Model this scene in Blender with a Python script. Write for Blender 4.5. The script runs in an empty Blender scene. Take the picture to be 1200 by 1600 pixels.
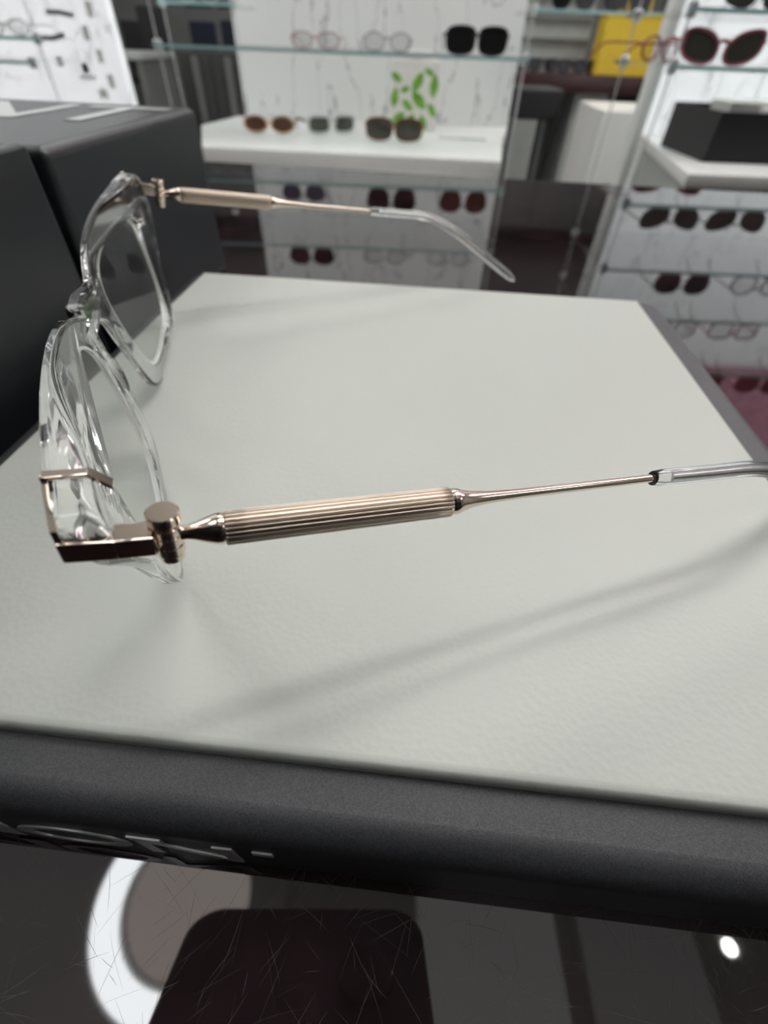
import bpy, bmesh, math, random
from mathutils import Vector, Matrix
random.seed(4)
S = 0.001                       # everything below is written in millimetres
col = bpy.context.scene.collection
PI = math.pi
TZ = -22.0                      # table top height (pad top is z = 0)
FLOOR, CEIL = -822.0, 1880.0

# ------------------------------------------------------------------ materials
def nodes(name):
    m = bpy.data.materials.new(name); m.use_nodes = True
    nt = m.node_tree
    b = nt.nodes.get('Principled BSDF')
    return m, nt, b

def mat(name, c, rough=.5, metal=0., trans=0., ior=1.5, spec=.5, noise=0., nscale=40., bump=0., bscale=800., coat=0.):
    m, nt, b = nodes(name)
    b.inputs['Base Color'].default_value = (*c, 1)
    b.inputs['Roughness'].default_value = rough
    b.inputs['Metallic'].default_value = metal
    b.inputs['Transmission Weight'].default_value = trans
    b.inputs['IOR'].default_value = ior
    b.inputs['Specular IOR Level'].default_value = spec
    b.inputs['Coat Weight'].default_value = coat
    tc = nt.nodes.new('ShaderNodeTexCoord')
    if noise > 0:
        n = nt.nodes.new('ShaderNodeTexNoise'); n.inputs['Scale'].default_value = nscale
        n.inputs['Detail'].default_value = 5
        nt.links.new(tc.outputs['Object'], n.inputs['Vector'])
        r = nt.nodes.new('ShaderNodeValToRGB')
        r.color_ramp.elements[0].position = .3; r.color_ramp.elements[1].position = .7
        r.color_ramp.elements[0].color = (*[max(0, x*(1-noise)) for x in c], 1)
        r.color_ramp.elements[1].color = (*[min(1, x*(1+noise)) for x in c], 1)
        nt.links.new(n.outputs['Fac'], r.inputs['Fac'])
        nt.links.new(r.outputs['Color'], b.inputs['Base Color'])
    if bump > 0:
        n = nt.nodes.new('ShaderNodeTexNoise'); n.inputs['Scale'].default_value = bscale
        n.inputs['Detail'].default_value = 3
        nt.links.new(tc.outputs['Object'], n.inputs['Vector'])
        bp = nt.nodes.new('ShaderNodeBump'); bp.inputs['Strength'].default_value = bump
        bp.inputs['Distance'].default_value = .0003
        nt.links.new(n.outputs['Fac'], bp.inputs['Height'])
        nt.links.new(bp.outputs['Normal'], b.inputs['Normal'])
    return m

def emis(name, c, s):
    m = bpy.data.materials.new(name); m.use_nodes = True
    nt = m.node_tree; nt.nodes.clear()
    o = nt.nodes.new('ShaderNodeOutputMaterial'); e = nt.nodes.new('ShaderNodeEmission')
    e.inputs['Color'].default_value = (*c, 1); e.inputs['Strength'].default_value = s
    nt.links.new(e.outputs[0], o.inputs['Surface'])
    return m

def thin_lens(name, tint, refl=1.0):
    """thin ophthalmic lens: passes light, mirrors a little by Fresnel"""
    m = bpy.data.materials.new(name); m.use_nodes = True
    nt = m.node_tree; nt.nodes.clear()
    o = nt.nodes.new('ShaderNodeOutputMaterial')
    t = nt.nodes.new('ShaderNodeBsdfTransparent'); t.inputs['Color'].default_value = (*tint, 1)
    g = nt.nodes.new('ShaderNodeBsdfGlossy'); g.inputs['Roughness'].default_value = .02
    f = nt.nodes.new('ShaderNodeFresnel'); f.inputs['IOR'].default_value = 1.0 + .35*refl
    mx = nt.nodes.new('ShaderNodeMixShader')
    ge = nt.nodes.new('ShaderNodeNewGeometry')          # mirror only where light enters, not inside the glass
    iv = nt.nodes.new('ShaderNodeMath'); iv.operation = 'SUBTRACT'; iv.inputs[0].default_value = 1
    ml = nt.nodes.new('ShaderNodeMath'); ml.operation = 'MULTIPLY'
    nt.links.new(ge.outputs['Backfacing'], iv.inputs[1]); nt.links.new(iv.outputs[0], ml.inputs[0]); nt.links.new(f.outputs[0], ml.inputs[1])
    nt.links.new(ml.outputs[0], mx.inputs[0]); nt.links.new(t.outputs[0], mx.inputs[1]); nt.links.new(g.outputs[0], mx.inputs[2])
    nt.links.new(mx.outputs[0], o.inputs['Surface'])
    return m

def marble(name, c, vein, scale=6., wid=.012):
    m, nt, b = nodes(name)
    b.inputs['Roughness'].default_value = .35
    tc = nt.nodes.new('ShaderNodeTexCoord')
    mp = nt.nodes.new('ShaderNodeMapping'); mp.inputs['Scale'].default_value = (1.6, 1, .45)
    mp.inputs['Rotation'].default_value = (0, .25, 0)
    n = nt.nodes.new('ShaderNodeTexNoise'); n.inputs['Scale'].default_value = scale; n.inputs['Detail'].default_value = 4
    nt.links.new(tc.outputs['Object'], mp.inputs[0]); nt.links.new(mp.outputs[0], n.inputs['Vector'])
    a = nt.nodes.new('ShaderNodeMath'); a.operation = 'SUBTRACT'; a.inputs[1].default_value = .5
    ab = nt.nodes.new('ShaderNodeMath'); ab.operation = 'ABSOLUTE'
    nt.links.new(n.outputs['Fac'], a.inputs[0]); nt.links.new(a.outputs[0], ab.inputs[0])
    r = nt.nodes.new('ShaderNodeValToRGB')
    r.color_ramp.elements[0].position = 0; r.color_ramp.elements[0].color = (*vein, 1)
    r.color_ramp.elements[1].position = wid; r.color_ramp.elements[1].color = (*c, 1)
    nt.links.new(ab.outputs[0], r.inputs['Fac']); nt.links.new(r.outputs[0], b.inputs['Base Color'])
    return m

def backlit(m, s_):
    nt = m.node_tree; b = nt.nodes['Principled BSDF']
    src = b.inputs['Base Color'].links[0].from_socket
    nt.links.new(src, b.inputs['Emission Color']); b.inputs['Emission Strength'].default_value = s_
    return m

def table_mat():
    """polished near-black red granite with hairline scratches in its lacquer"""
    m, nt, b = nodes('polished_dark_granite')
    N, Lk = nt.nodes, nt.links
    tc = N.new('ShaderNodeTexCoord')
    n = N.new('ShaderNodeTexNoise'); n.inputs['Scale'].default_value = 26; n.inputs['Detail'].default_value = 8; n.inputs['Roughness'].default_value = .7
    Lk.new(tc.outputs['Object'], n.inputs['Vector'])
    r = N.new('ShaderNodeValToRGB')
    r.color_ramp.elements[0].position = .35; r.color_ramp.elements[0].color = (.004, .003, .0035, 1)
    r.color_ramp.elements[1].position = .75; r.color_ramp.elements[1].color = (.03, .015, .018, 1)
    Lk.new(n.outputs['Fac'], r.inputs['Fac'])
    Lk.new(r.outputs[0], b.inputs['Base Color'])
    pn = N.new('ShaderNodeTexNoise'); pn.inputs['Scale'].default_value = 18; pn.inputs['Detail'].default_value = 5
    Lk.new(tc.outputs['Object'], pn.inputs['Vector'])
    ra = N.new('ShaderNodeMapRange'); ra.inputs['To Min'].default_value = .008; ra.inputs['To Max'].default_value = .035
    Lk.new(pn.outputs['Fac'], ra.inputs['Value']); Lk.new(ra.outputs[0], b.inputs['Roughness'])
    b.inputs['IOR'].default_value = 1.85
    return m

M = dict(
    acetate=mat('clear_acetate', (.99, .995, .99), .03, trans=1, ior=1.43),
    tipglass=mat('clear_temple_tip', (.97, .98, .97), .02, trans=1, ior=1.49),
    lens=thin_lens('clear_demo_lens', (.955, .965, .955)),
    lens_edge=mat('frosted_lens_edge', (.92, .94, .92), .6, trans=.45, ior=1.25),
    gold=mat('champagne_gold', (.80, .675, .575), .14, metal=1),
    gold_satin=mat('satin_champagne_gold', (.77, .655, .56), .3, metal=1),
    tray=mat('charcoal_soft_touch', (.042, .044, .049), .42, spec=.55, noise=.5, nscale=4200, bump=.2, bscale=9000),
    box=mat('black_card', (.011, .0135, .017), .36, spec=.6, bump=.1, bscale=1500),
    box_in=mat('black_lining', (.008, .008, .01), .8),
    letter=mat('silver_lettering', (.62, .64, .63), .35, metal=.4),
    table=table_mat(),
    scratch=mat('scratched_lacquer', (.07, .065, .065), .35),
    wood=mat('dark_mahogany', (.045, .014, .015), .3, noise=.35, nscale=14),
    phone=mat('black_phone_shell', (.006, .006, .007), .5),
    phone_lens=mat('phone_lens_glass', (.01, .01, .012), .05),
    white=mat('white_lacquer', (.80, .80, .78), .35, noise=.02),
    marble=marble('white_veined_panel', (.80, .81, .80), (.34, .34, .35), 7, .01),
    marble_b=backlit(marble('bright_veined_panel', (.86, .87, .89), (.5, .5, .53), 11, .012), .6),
    pale=mat('pale_grey_laminate', (.42, .44, .42), .45, noise=.05),
    grey=mat('grey_cabinet', (.16, .165, .16), .5, noise=.1, nscale=6),
    dgrey=mat('dark_grey_cabinet', (.05, .05, .05), .5, noise=.1, nscale=6),
    glass=thin_lens('green_tinted_shelf_glass', (.972, .986, .984), 1.1),
    glass_edge=mat('teal_glass_edge', (.36, .58, .58), .12),
    steel=mat('brushed_steel_wire', (.62, .62, .62), .25, metal=1),
    chrome=mat('satin_chrome', (.82, .83, .84), .25, metal=.45),
    black=mat('black_plastic', (.007, .007, .009), .5),
    navy=mat('navy_fabric', (.012, .016, .035), .8, noise=.2),
    yellow=mat('yellow_paper', (.72, .50, .035), .6, noise=.05),
    leaf=mat('leaf_green_print', (.19, .42, .05), .5, noise=.3, nscale=60),
    paper=mat('white_paper', (.8, .78, .74), .7, noise=.05),
    pink=mat('pink_backing', (.86, .40, .54), .5, noise=.15, nscale=30),
    tort=mat('tortoise_acetate', (.16, .055, .02), .2, noise=.6, nscale=60),
    red=mat('dark_red_acetate', (.28, .03, .05), .2),
    rose=mat('rose_acetate', (.42, .13, .17), .2, noise=.2),
    greyf=mat('grey_acetate', (.10, .10, .11), .25),
    goldw=mat('warm_gold_wire', (.7, .45, .26), .2, metal=1),
    crystal=mat('pale_crystal_acetate', (.62, .64, .62), .15, noise=.1),
    dlens=mat('dark_sun_lens', (.018, .018, .018), .06),
    grlens=mat('grey_green_sun_lens', (.075, .075, .062), .08),
    brlens=mat('brown_sun_lens', (.10, .035, .015), .08),
    mlens=mat('maroon_sun_lens', (.035, .012, .015), .08),
    pulens=mat('violet_grey_sun_lens', (.10, .085, .13), .08),
    rdlens=mat('red_sun_lens', (.30, .02, .05), .1),
    clens=thin_lens('clear_small_lens', (.9, .9, .9)),
    floor=mat('grey_floor_tile', (.22, .21, .20), .3, noise=.1, nscale=3),
    ceiling=mat('grey_ceiling', (.66, .65, .64), .9, noise=.04, nscale=2),
    ceil_beige=mat('beige_ceiling_plate', (.62, .5, .4), .8, noise=.04, nscale=2),
    wall=mat('grey_wall', (.13, .13, .13), .8, noise=.05, nscale=2),
    wall_d=mat('dark_wall', (.035, .035, .037), .8, noise=.05, nscale=2),
    wall_l=mat('light_wall', (.55, .55, .54), .8, noise=.04, nscale=2),
)
def pad_mat():
    m, nt, b = nodes('grey_green_leather')
    N, Lk = nt.nodes, nt.links
    b.inputs['Roughness'].default_value = .42; b.inputs['Specular IOR Level'].default_value = .35
    tc = N.new('ShaderNodeTexCoord')
    n = N.new('ShaderNodeTexNoise'); n.inputs['Scale'].default_value = 12; n.inputs['Detail'].default_value = 3
    Lk.new(tc.outputs['Object'], n.inputs['Vector'])
    r = N.new('ShaderNodeValToRGB')
    r.color_ramp.elements[0].color = (.545, .575, .530, 1); r.color_ramp.elements[1].color = (.585, .612, .570, 1)
    Lk.new(n.outputs['Fac'], r.inputs['Fac']); Lk.new(r.outputs[0], b.inputs['Base Color'])
    v = N.new('ShaderNodeTexVoronoi'); v.inputs['Scale'].default_value = 900; v.feature = 'F1'
    d = N.new('ShaderNodeTexNoise'); d.inputs['Scale'].default_value = 500; d.inputs['Detail'].default_value = 4
    Lk.new(tc.outputs['Object'], v.inputs['Vector']); Lk.new(tc.outputs['Object'], d.inputs['Vector'])
    ad = N.new('ShaderNodeMath'); ad.operation = 'ADD'
    Lk.new(v.outputs['Distance'], ad.inputs[0]); Lk.new(d.outputs['Fac'], ad.inputs[1])
    bp = N.new('ShaderNodeBump'); bp.inputs['Strength'].default_value = .16; bp.inputs['Distance'].default_value = .0002
    Lk.new(ad.outputs[0], bp.inputs['Height']); Lk.new(bp.outputs['Normal'], b.inputs['Normal'])
    return m
M['pad'] = pad_mat()

# ------------------------------------------------------------------ object helpers
def link(name, me, m, parent=None, loc=None, rz=0.):
    o = bpy.data.objects.new(name, me); col.objects.link(o)
    if me is not None and m is not None:
        for q in (m if isinstance(m, (list, tuple)) else [m]): me.materials.append(q)
    if parent is not None: o.parent = parent
    if loc is not None: o.location = Vector(loc)*S
    o.rotation_euler.z = rz
    return o

def tag(o, label, cat, group=None):
    o['label'] = label; o['category'] = cat
    if group: o['group'] = group
    return o

def empty(name, label, cat, loc=(0, 0, 0), rz=0., group=None):
    o = link(name, None, None, None, loc, rz); o.empty_display_size = .02
    return tag(o, label, cat, group)

def struct(o):
    o['kind'] = 'structure'; return o

def fin(bm, name, smooth=False, angle=None, flat=False):
    bm.normal_update()
    bmesh.ops.recalc_face_normals(bm, faces=bm.faces)
    if all(e.is_manifold for e in bm.edges) and bm.calc_volume(signed=True) < 0: bmesh.ops.reverse_faces(bm, faces=bm.faces)
    bmesh.ops.scale(bm, vec=(S, S, S), verts=bm.verts)
    me = bpy.data.meshes.new(name); bm.to_mesh(me); bm.free()
    if smooth:
        for p in me.polygons: p.use_smooth = True
        if angle: me.set_sharp_from_angle(angle=angle)
        if flat:                       # the big plane faces keep their own straight normal
            big = .12*max(p.area for p in me.polygons)
            for p in me.polygons:
                if p.area > big: p.use_smooth = False
    return me

def add_box(bm, x0, x1, y0, y1, z0, z1, bevel=0., seg=2, mi=0):
    vs = [bm.verts.new((x, y, z)) for x in (x0, x1) for y in (y0, y1) for z in (z0, z1)]
    fs = [bm.faces.new([vs[i] for i in f]) for f in ((0, 1, 3, 2), (4, 6, 7, 5), (0, 4, 5, 1), (2, 3, 7, 6), (0, 2, 6, 4), (1, 5, 7, 3))]
    for f in fs: f.material_index = mi
    if bevel > 0:
        bmesh.ops.recalc_face_normals(bm, faces=fs)
        es = list({e for f in fs for e in f.edges})
        bmesh.ops.bevel(bm, geom=es, offset=bevel, segments=seg, profile=.5, affect='EDGES')
    return fs

def box(name, m, b, parent=None, bevel=0., seg=2, loc=None, rz=0.):
    bm = bmesh.new(); add_box(bm, *b, bevel=bevel, seg=seg)
    return link(name, fin(bm, name, bevel > 0, .6, True), m, parent, loc, rz)

def add_prism(bm, pts, z0, z1, mi=0):
    a = [bm.verts.new((x, y, z0)) for x, y in pts]; b = [bm.verts.new((x, y, z1)) for x, y in pts]
    n = len(pts); fs = [bm.faces.new(a[::-1]), bm.faces.new(b)]
    for i in range(n): fs.append(bm.faces.new((a[i], a[(i+1) % n], b[(i+1) % n], b[i])))
    for f in fs: f.material_index = mi
    return fs

def prism(name, m, pts, z0, z1, parent=None, bevel=0.):
    bm = bmesh.new(); add_prism(bm, pts, z0, z1)
    if bevel: bmesh.ops.bevel(bm, geom=list(bm.edges), offset=bevel, segments=2, profile=.5, affect='EDGES')
    return link(name, fin(bm, name, bevel > 0, .6, True), m, parent)

def add_tube(bm, pts, rad, seg=10, flat=1., up=Vector((0, 0, 1)), mi=0):
    """swept tube; rad number or list; flat squeezes the sideways axis"""
    pts = [Vector(p) for p in pts]; n = len(pts)
    rad = rad if isinstance(rad, (list, tuple)) else [rad]*n
    rings = []
    for i, p in enumerate(pts):
        d = (pts[min(i+1, n-1)]-pts[max(i-1, 0)]).normalized()
        u = up if abs(d.dot(up)) < .95 else Vector((1, 0, 0))
        s = d.cross(u).normalized(); t = s.cross(d)
        rings.append([bm.verts.new(p+(s*math.cos(a)*flat+t*math.sin(a))*rad[i]) for a in [2*PI*k/seg for k in range(seg)]])
    fs = []
    for a, b in zip(rings, rings[1:]):
        for k in range(seg): fs.append(bm.faces.new((a[k], a[(k+1) % seg], b[(k+1) % seg], b[k])))
    fs.append(bm.faces.new(rings[0][::-1])); fs.append(bm.faces.new(rings[-1]))
    for f in fs: f.material_index = mi

def tube(name, m, pts, rad, parent=None, seg=10, flat=1.):
    bm = bmesh.new(); add_tube(bm, pts, rad, seg, flat)
    return link(name, fin(bm, name, True, .9), m, parent)

def spline(pts, n=6, closed=True):
    P = [Vector(p) for p in pts]; N = len(P); o = []
    rng = range(N) if closed else range(N-1)
    for i in rng:
        if closed: a, b, c, d = P[i-1], P[i], P[(i+1) % N], P[(i+2) % N]
        else: a, b, c, d = P[max(i-1, 0)], P[i], P[i+1], P[min(i+2, N-1)]
        for k in range(n):
            t = k/n
            o.append(.5*((2*b)+(c-a)*t+(2*a-5*b+4*c-d)*t*t+(3*b-a-3*c+d)*t**3))
    if not closed: o.append(P[-1])
    return o

def curve_mesh(loops, extrude, bevel, res=3):
    cu = bpy.data.curves.new('c', 'CURVE'); cu.dimensions = '2D'; cu.fill_mode = 'BOTH'
    cu.extrude = extrude; cu.bevel_depth = bevel; cu.bevel_resolution = res; cu.offset = -bevel
    for lp in loops:
        sp = cu.splines.new('POLY'); sp.points.add(len(lp)-1); sp.use_cyclic_u = True
        for q, v in zip(sp.points, lp): q.co = (v[0], v[1], 0, 1)
    ob = bpy.data.objects.new('c', cu); col.objects.link(ob)
    dg = bpy.context.evaluated_depsgraph_get()
    me = bpy.data.meshes.new_from_object(ob.evaluated_get(dg))
    bpy.data.objects.remove(ob); bpy.data.curves.remove(cu)
    bm = bmesh.new(); bm.from_mesh(me); bpy.data.meshes.remove(me)
    bmesh.ops.remove_doubles(bm, verts=bm.verts, dist=1e-4)
    return bm

def text_bm(s, size, extrude):
    cu = bpy.data.curves.new('t', 'FONT'); cu.body = s; cu.size = size; cu.extrude = extrude
    ob = bpy.data.objects.new('t', cu); col.objects.link(ob)
    dg = bpy.context.evaluated_depsgraph_get()
    me = bpy.data.meshes.new_from_object(ob.evaluated_get(dg))
    bpy.data.objects.remove(ob); bpy.data.curves.remove(cu)
    bm = bmesh.new(); bm.from_mesh(me); bpy.data.meshes.remove(me)
    return bm

# ------------------------------------------------------------------ the room
RX0, RX1, RY0, RY1 = -3600., 3600., -2600., 7600.
struct(box('floor', M['floor'], (RX0-100, RX1+100, RY0-100, RY1+100, FLOOR-100, FLOOR)))
struct(box('ceiling', M['ceiling'], (RX0-100, RX1+100, RY0-100, RY1+100, CEIL, CEIL+100)))
struct(box('wall_back', M['wall'], (RX0-100, RX1+100, RY1, RY1+100, FLOOR, CEIL)))
struct(box('wall_front', M['wall_d'], (RX0-100, RX1+100, RY0-100, RY0, FLOOR, CEIL)))
struct(box('wall_left', M['wall_l'], (RX0-100, RX0, RY0, RY1, FLOOR, CEIL)))
struct(box('wall_right', M['wall_l'], (RX1, RX1+100, RY0, RY1, FLOOR, CEIL)))

# ------------------------------------------------------------------ the shop's lights, plus added fill panels
def strip_light(cx, cy, lx, ly, e, label, grp=None, c=(1, .985, .96)):
    t = empty('ceiling_light', label, 'ceiling light', (cx, cy, CEIL), 0, grp)
    box('housing', M['white'], (-lx/2-15, lx/2+15, -ly/2-15, ly/2+15, -20, 0), t)
    box('diffuser', emis('diffuser_glow', c, e), (-lx/2, lx/2, -ly/2, ly/2, -26, -20.5), t)
    return t
LE = 1.0
for k, y in enumerate((480, 860)):
    t = strip_light(640, y+245, 1500, 170, 13*LE, ('long white strip light over the table, throwing the nearer temple shadow', 'long white strip light towards the glass shelves, throwing the farther temple shadow')[k])
    t.rotation_euler.z = .36
for cx, cy, e in ((-1900, 1300, 14), (2300, 1500, 13), (-400, 2450, 15), (1500, 3000, 13), (-2300, 3600, 9), (2300, 3900, 8), (-1000, 5600, 8), (1200, 4600, 8), (-2300, -300, 6), (2400, -300, 6)):  # unseen panel lights added to fill the room and displays with light
    strip_light(cx, cy, 900, 500, e*LE, 'square white ceiling panel out of view, added as fill light', 'added ceiling fill panels')
# round ring lamp mirrored in the table
t = empty('ring_light', 'round lamp with a bright white curved band on the ceiling, mirrored in the tabletop', 'ring light', (-575, 140, CEIL-20))
def ring_bm(ro, ri, z0, z1, n=64, a0=0., a1=1.):
    bm = bmesh.new(); R = []
    op = a1-a0 < .999
    for k in range(n+1 if op else n):
        a = 2*PI*(a0+(a1-a0)*k/n); c, s = math.cos(a), math.sin(a)
        R.append([bm.verts.new((c*r, s*r, z)) for r, z in ((ro, z0), (ro, z1), (ri, z1), (ri, z0))])
    for k in range(n):
        a, b = R[k], R[(k+1) % len(R)]
        for j in range(4): bm.faces.new((a[j], a[(j+1) % 4], b[(j+1) % 4], b[j]))
    if op: bm.faces.new(R[0]); bm.faces.new(R[-1])
    return bm
link('housing', fin(ring_bm(305, 190, -12, 20), 'h'), M['white'], t)
link('diffuser', fin(ring_bm(292, 212, -22, -12.5, 64, .12, .82), 'd'), emis('ring_glow', (.95, .98, 1), 11), t)
link('lit_ceiling_disc', fin(ring_bm(189, .5, -9, 20), 'd'), emis('lit_ceiling_glow', (1, .88, .80), 1.7), t)  # glow put in for the beige ceiling lit inside the ring
t = empty('downlight', 'small round ceiling spotlight mirrored at the right of the tabletop', 'spotlight', (1150, 78, CEIL))
link('trim_ring', fin(ring_bm(34, 21, -8, 0, 32), 'h'), M['chrome'], t)
link('bulb', fin(ring_bm(20, .5, -6, 0, 32), 'd'), emis('spot_glow', (1, .98, .95), 60), t)

for x0, x1, y0, y1, e, lab in ((150, 610, -700, 420, .55, 'added dim glow panel brightening the mirrored ceiling right of the phone'), (-2300, -300, -700, 520, .34, 'added dim glow panel brightening the mirrored ceiling left of the ring lamp'), (670, 1050, -700, 420, .35, 'added very dim glow panel brightening the mirrored ceiling beside the small spotlight')):  # glowing panels added so the plain ceiling mirrors brighter in the table
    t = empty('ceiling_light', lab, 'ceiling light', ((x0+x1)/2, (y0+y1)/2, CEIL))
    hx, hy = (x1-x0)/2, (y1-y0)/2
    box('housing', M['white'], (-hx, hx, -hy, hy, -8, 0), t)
    box('diffuser', emis('added_ceiling_glow', (1, .97, .95), e), (-hx+8, hx-8, -hy+8, hy-8, -12, -8.5), t)
# ------------------------------------------------------------------ the table
bm = bmesh.new()
def tpoly(): return [(-900, -420), (900, -420), (900, 478), (-900, 632)]
add_prism(bm, tpoly(), TZ-40, TZ)
bmesh.ops.bevel(bm, geom=list(bm.edges), offset=2, segments=2, profile=.5, affect='EDGES')
tb = empty('display_table', 'dark polished red-black granite table under the tray and boxes', 'table', (0, 0, FLOOR))
link('tabletop', fin(bm, 'tabletop', True, .6, True), M['table'], tb, (0, 0, -FLOOR))
prism('table_base', M['wood'], [(-840, -360), (840, -360), (840, 430), (-840, 570)], FLOOR, TZ-40.2, tb).location.z = -FLOOR*S

bm = bmesh.new()
rs = random.Random(11)
for i in range(760):           # hairline scratches worn into the lacquer in front of the tray
    x, y = rs.uniform(-75, 80), rs.uniform(-22, 13)
    if i < 110: x, y = 53+rs.gauss(0, 7), 3+rs.gauss(0, 5); a = math.atan2(y-3, x-53)+PI/2+rs.gauss(0, .25)
    else: a = rs.choice((.9, 1.2, 2.3, .3))+rs.gauss(0, .3)
    l = rs.uniform(1.5, 9)*(.45 if i < 110 else 1); wd = rs.uniform(.007, .024); cv = rs.uniform(-.16, .16)
    P = []
    for k in range(5):
        t = k/4-.5; P.append(Vector((x+math.cos(a+cv*t)*l*t, y+math.sin(a+cv*t)*l*t, TZ+.006+i*.00002)))
    nrm = Vector((-math.sin(a), math.cos(a), 0))
    up_ = [bm.verts.new(p+nrm*wd*math.sin(PI*(k+.3)/4.6)) for k, p in enumerate(P)]; dn_ = [bm.verts.new(p-nrm*wd*math.sin(PI*(k+.3)/4.6)) for k, p in enumerate(P)]
    for k in range(4): bm.faces.new((up_[k], dn_[k], dn_[k+1], up_[k+1]))
sc_ = link('scratch_marks', fin(bm, 'scratch_marks'), M['scratch'], tb, (0, 0, -FLOOR)); sc_['kind'] = 'stuff'

# ------------------------------------------------------------------ tray and pad
PC, PW, PD, PR = (3.1, 106.5), 173.2, 174.9, -.068
tray = empty('display_tray', 'charcoal soft-touch display tray with rounded edges on the dark table', 'tray', (PC[0], PC[1], TZ), PR)
bx0, bx1, by0, by1 = -PW/2-7.5, PW/2+11, -PD/2-9.3, PD/2+7
bm = bmesh.new(); fs = add_box(bm, bx0, bx1, by0, by1, .0, -TZ-2.6)
bmesh.ops.recalc_face_normals(bm, faces=bm.faces)
top = [e for e in bm.edges if all(v.co.z > 1 for v in e.verts) or abs(e.verts[0].co.z-e.verts[1].co.z) > 1]
bmesh.ops.bevel(bm, geom=top, offset=4.2, segments=8, profile=.5, affect='EDGES')
link('tray_body', fin(bm, 'tray_body', True, .6, True), M['tray'], tray)
bm = bmesh.new()
for ch, x0, x1 in (('M', -76, -49.6), ('O', -48.4, -31.4), ('N', -29.7, -15.5)):   # wide capitals along the front face
    tmp = text_bm(ch, 14.0, .12); xs = [v.co.x for v in tmp.verts]; a0, a1 = min(xs), max(xs)
    for v in tmp.verts:
        x, y, z = v.co
        v.co = (x0+(x-a0)/(a1-a0)*(x1-x0), by0-.16-z, 2.2+y)
    me_ = bpy.data.meshes.new('tmp'); tmp.to_mesh(me_); tmp.free(); bm.from_mesh(me_); bpy.data.meshes.remove(me_)
for x0, x1 in ((-30.2, -25.4), (-18.2, -15.4), (-12.6, -9.8)): add_box(bm, x0, x1, by0-.3, by0-.04, 10.8, 12.6)
o = link('lettering', fin(bm, 'lettering'), M['letter'], tray); o['label'] = 'pale silver capital letters on the front face'

pad = bmesh.new(); add_box(pad, -PW/2, PW/2, -PD/2, PD/2, 0, 2.5)
bmesh.ops.recalc_face_normals(pad, faces=pad.faces)
te = [e for e in pad.edges if all(v.co.z > 1 for v in e.verts)]
bmesh.ops.bevel(pad, geom=te, offset=1.5, segments=6, profile=.5, affect='EDGES')
o = link('leather_pad', fin(pad, 'leather_pad', True, .7, True), M['pad'], None, (PC[0], PC[1], -2.5), PR)
tag(o, 'square pale grey-green leather pad lying in the charcoal tray under the eyeglasses', 'pad')

# ------------------------------------------------------------------ black boxes
bA = empty('presentation_box', 'closed black box with white capitals on its lid, behind the open box', 'box', (-91, 270, TZ), -.06)
box('box_body', M['box'], (-190, 0, -113, 0, 0, 66.8), bA, 3, 4)
bm = text_bm('MONT', 62, .1)
for v in bm.verts:
    x, y, z = v.co; v.co = (x*.95-180, y*1.1-60, 66.95+z)
o = link('lettering', fin(bm, 'l'), M['letter'], bA); o['label'] = 'large white capital letters on the lid'

bB = empty('open_box', 'open empty black box at the left edge, in front of the lettered one', 'box', (-96, 149, TZ), -.05)
bm = bmesh.new()
W, Dp, Hh, th = 170, 150, 69, 4
def add_open_box(bm, x0, x1, y0, y1, z0, z1, th):
    o0 = [(x0, y0), (x1, y0), (x1, y1), (x0, y1)]; i0 = [(x0+th, y0+th), (x1-th, y0+th), (x1-th, y1-th), (x0+th, y1-th)]
    ob = [bm.verts.new((x, y, z0)) for x, y in o0]; ot = [bm.verts.new((x, y, z1)) for x, y in o0]
    it = [bm.verts.new((x, y, z1)) for x, y in i0]; ib = [bm.verts.new((x, y, z0+th)) for x, y in i0]
    bm.faces.new(ob[::-1]); bm.faces.new(ib)
    for i in range(4):
        j = (i+1) % 4
        bm.faces.new((ob[i], ob[j], ot[j], ot[i])); bm.faces.new((ot[i], ot[j], it[j], it[i])); bm.faces.new((it[i], it[j], ib[j], ib[i]))
add_open_box(bm, -W, 0, -Dp, 0, 0, Hh, th)
bmesh.ops.recalc_face_normals(bm, faces=bm.faces)
bmesh.ops.bevel(bm, geom=[e for e in bm.edges if e.verts[0].co.z > 1 or e.verts[1].co.z > 1], offset=1.2, segments=3, profile=.5, affect='EDGES')
link('box_body', fin(bm, 'b', True, .6, True), M['box'], bB)
box('lining', M['box_in'], (-W+th+.2, -th-.2, -Dp+th+.2, -th-.2, th+.1, th+1.5), bB)

# ------------------------------------------------------------------ the eyeglasses
Lx = Vector((0.3450370, -0.9383350, -0.0218400)); Ly = Vector((0.9309035, 0.3450907, -0.1197122)); Lz = Vector((0.1198669, 0.0209742, 0.9925684))
eg = empty('eyeglasses', 'clear acetate eyeglasses with champagne gold fluted temples on the leather pad', 'eyeglasses')
Rm = Matrix((Lx, Ly, Lz)).transposed().to_4x4()
eg.matrix_world = Matrix.Translation(Vector((-47.234, 98.513, 32.154))*S) @ Rm

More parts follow.
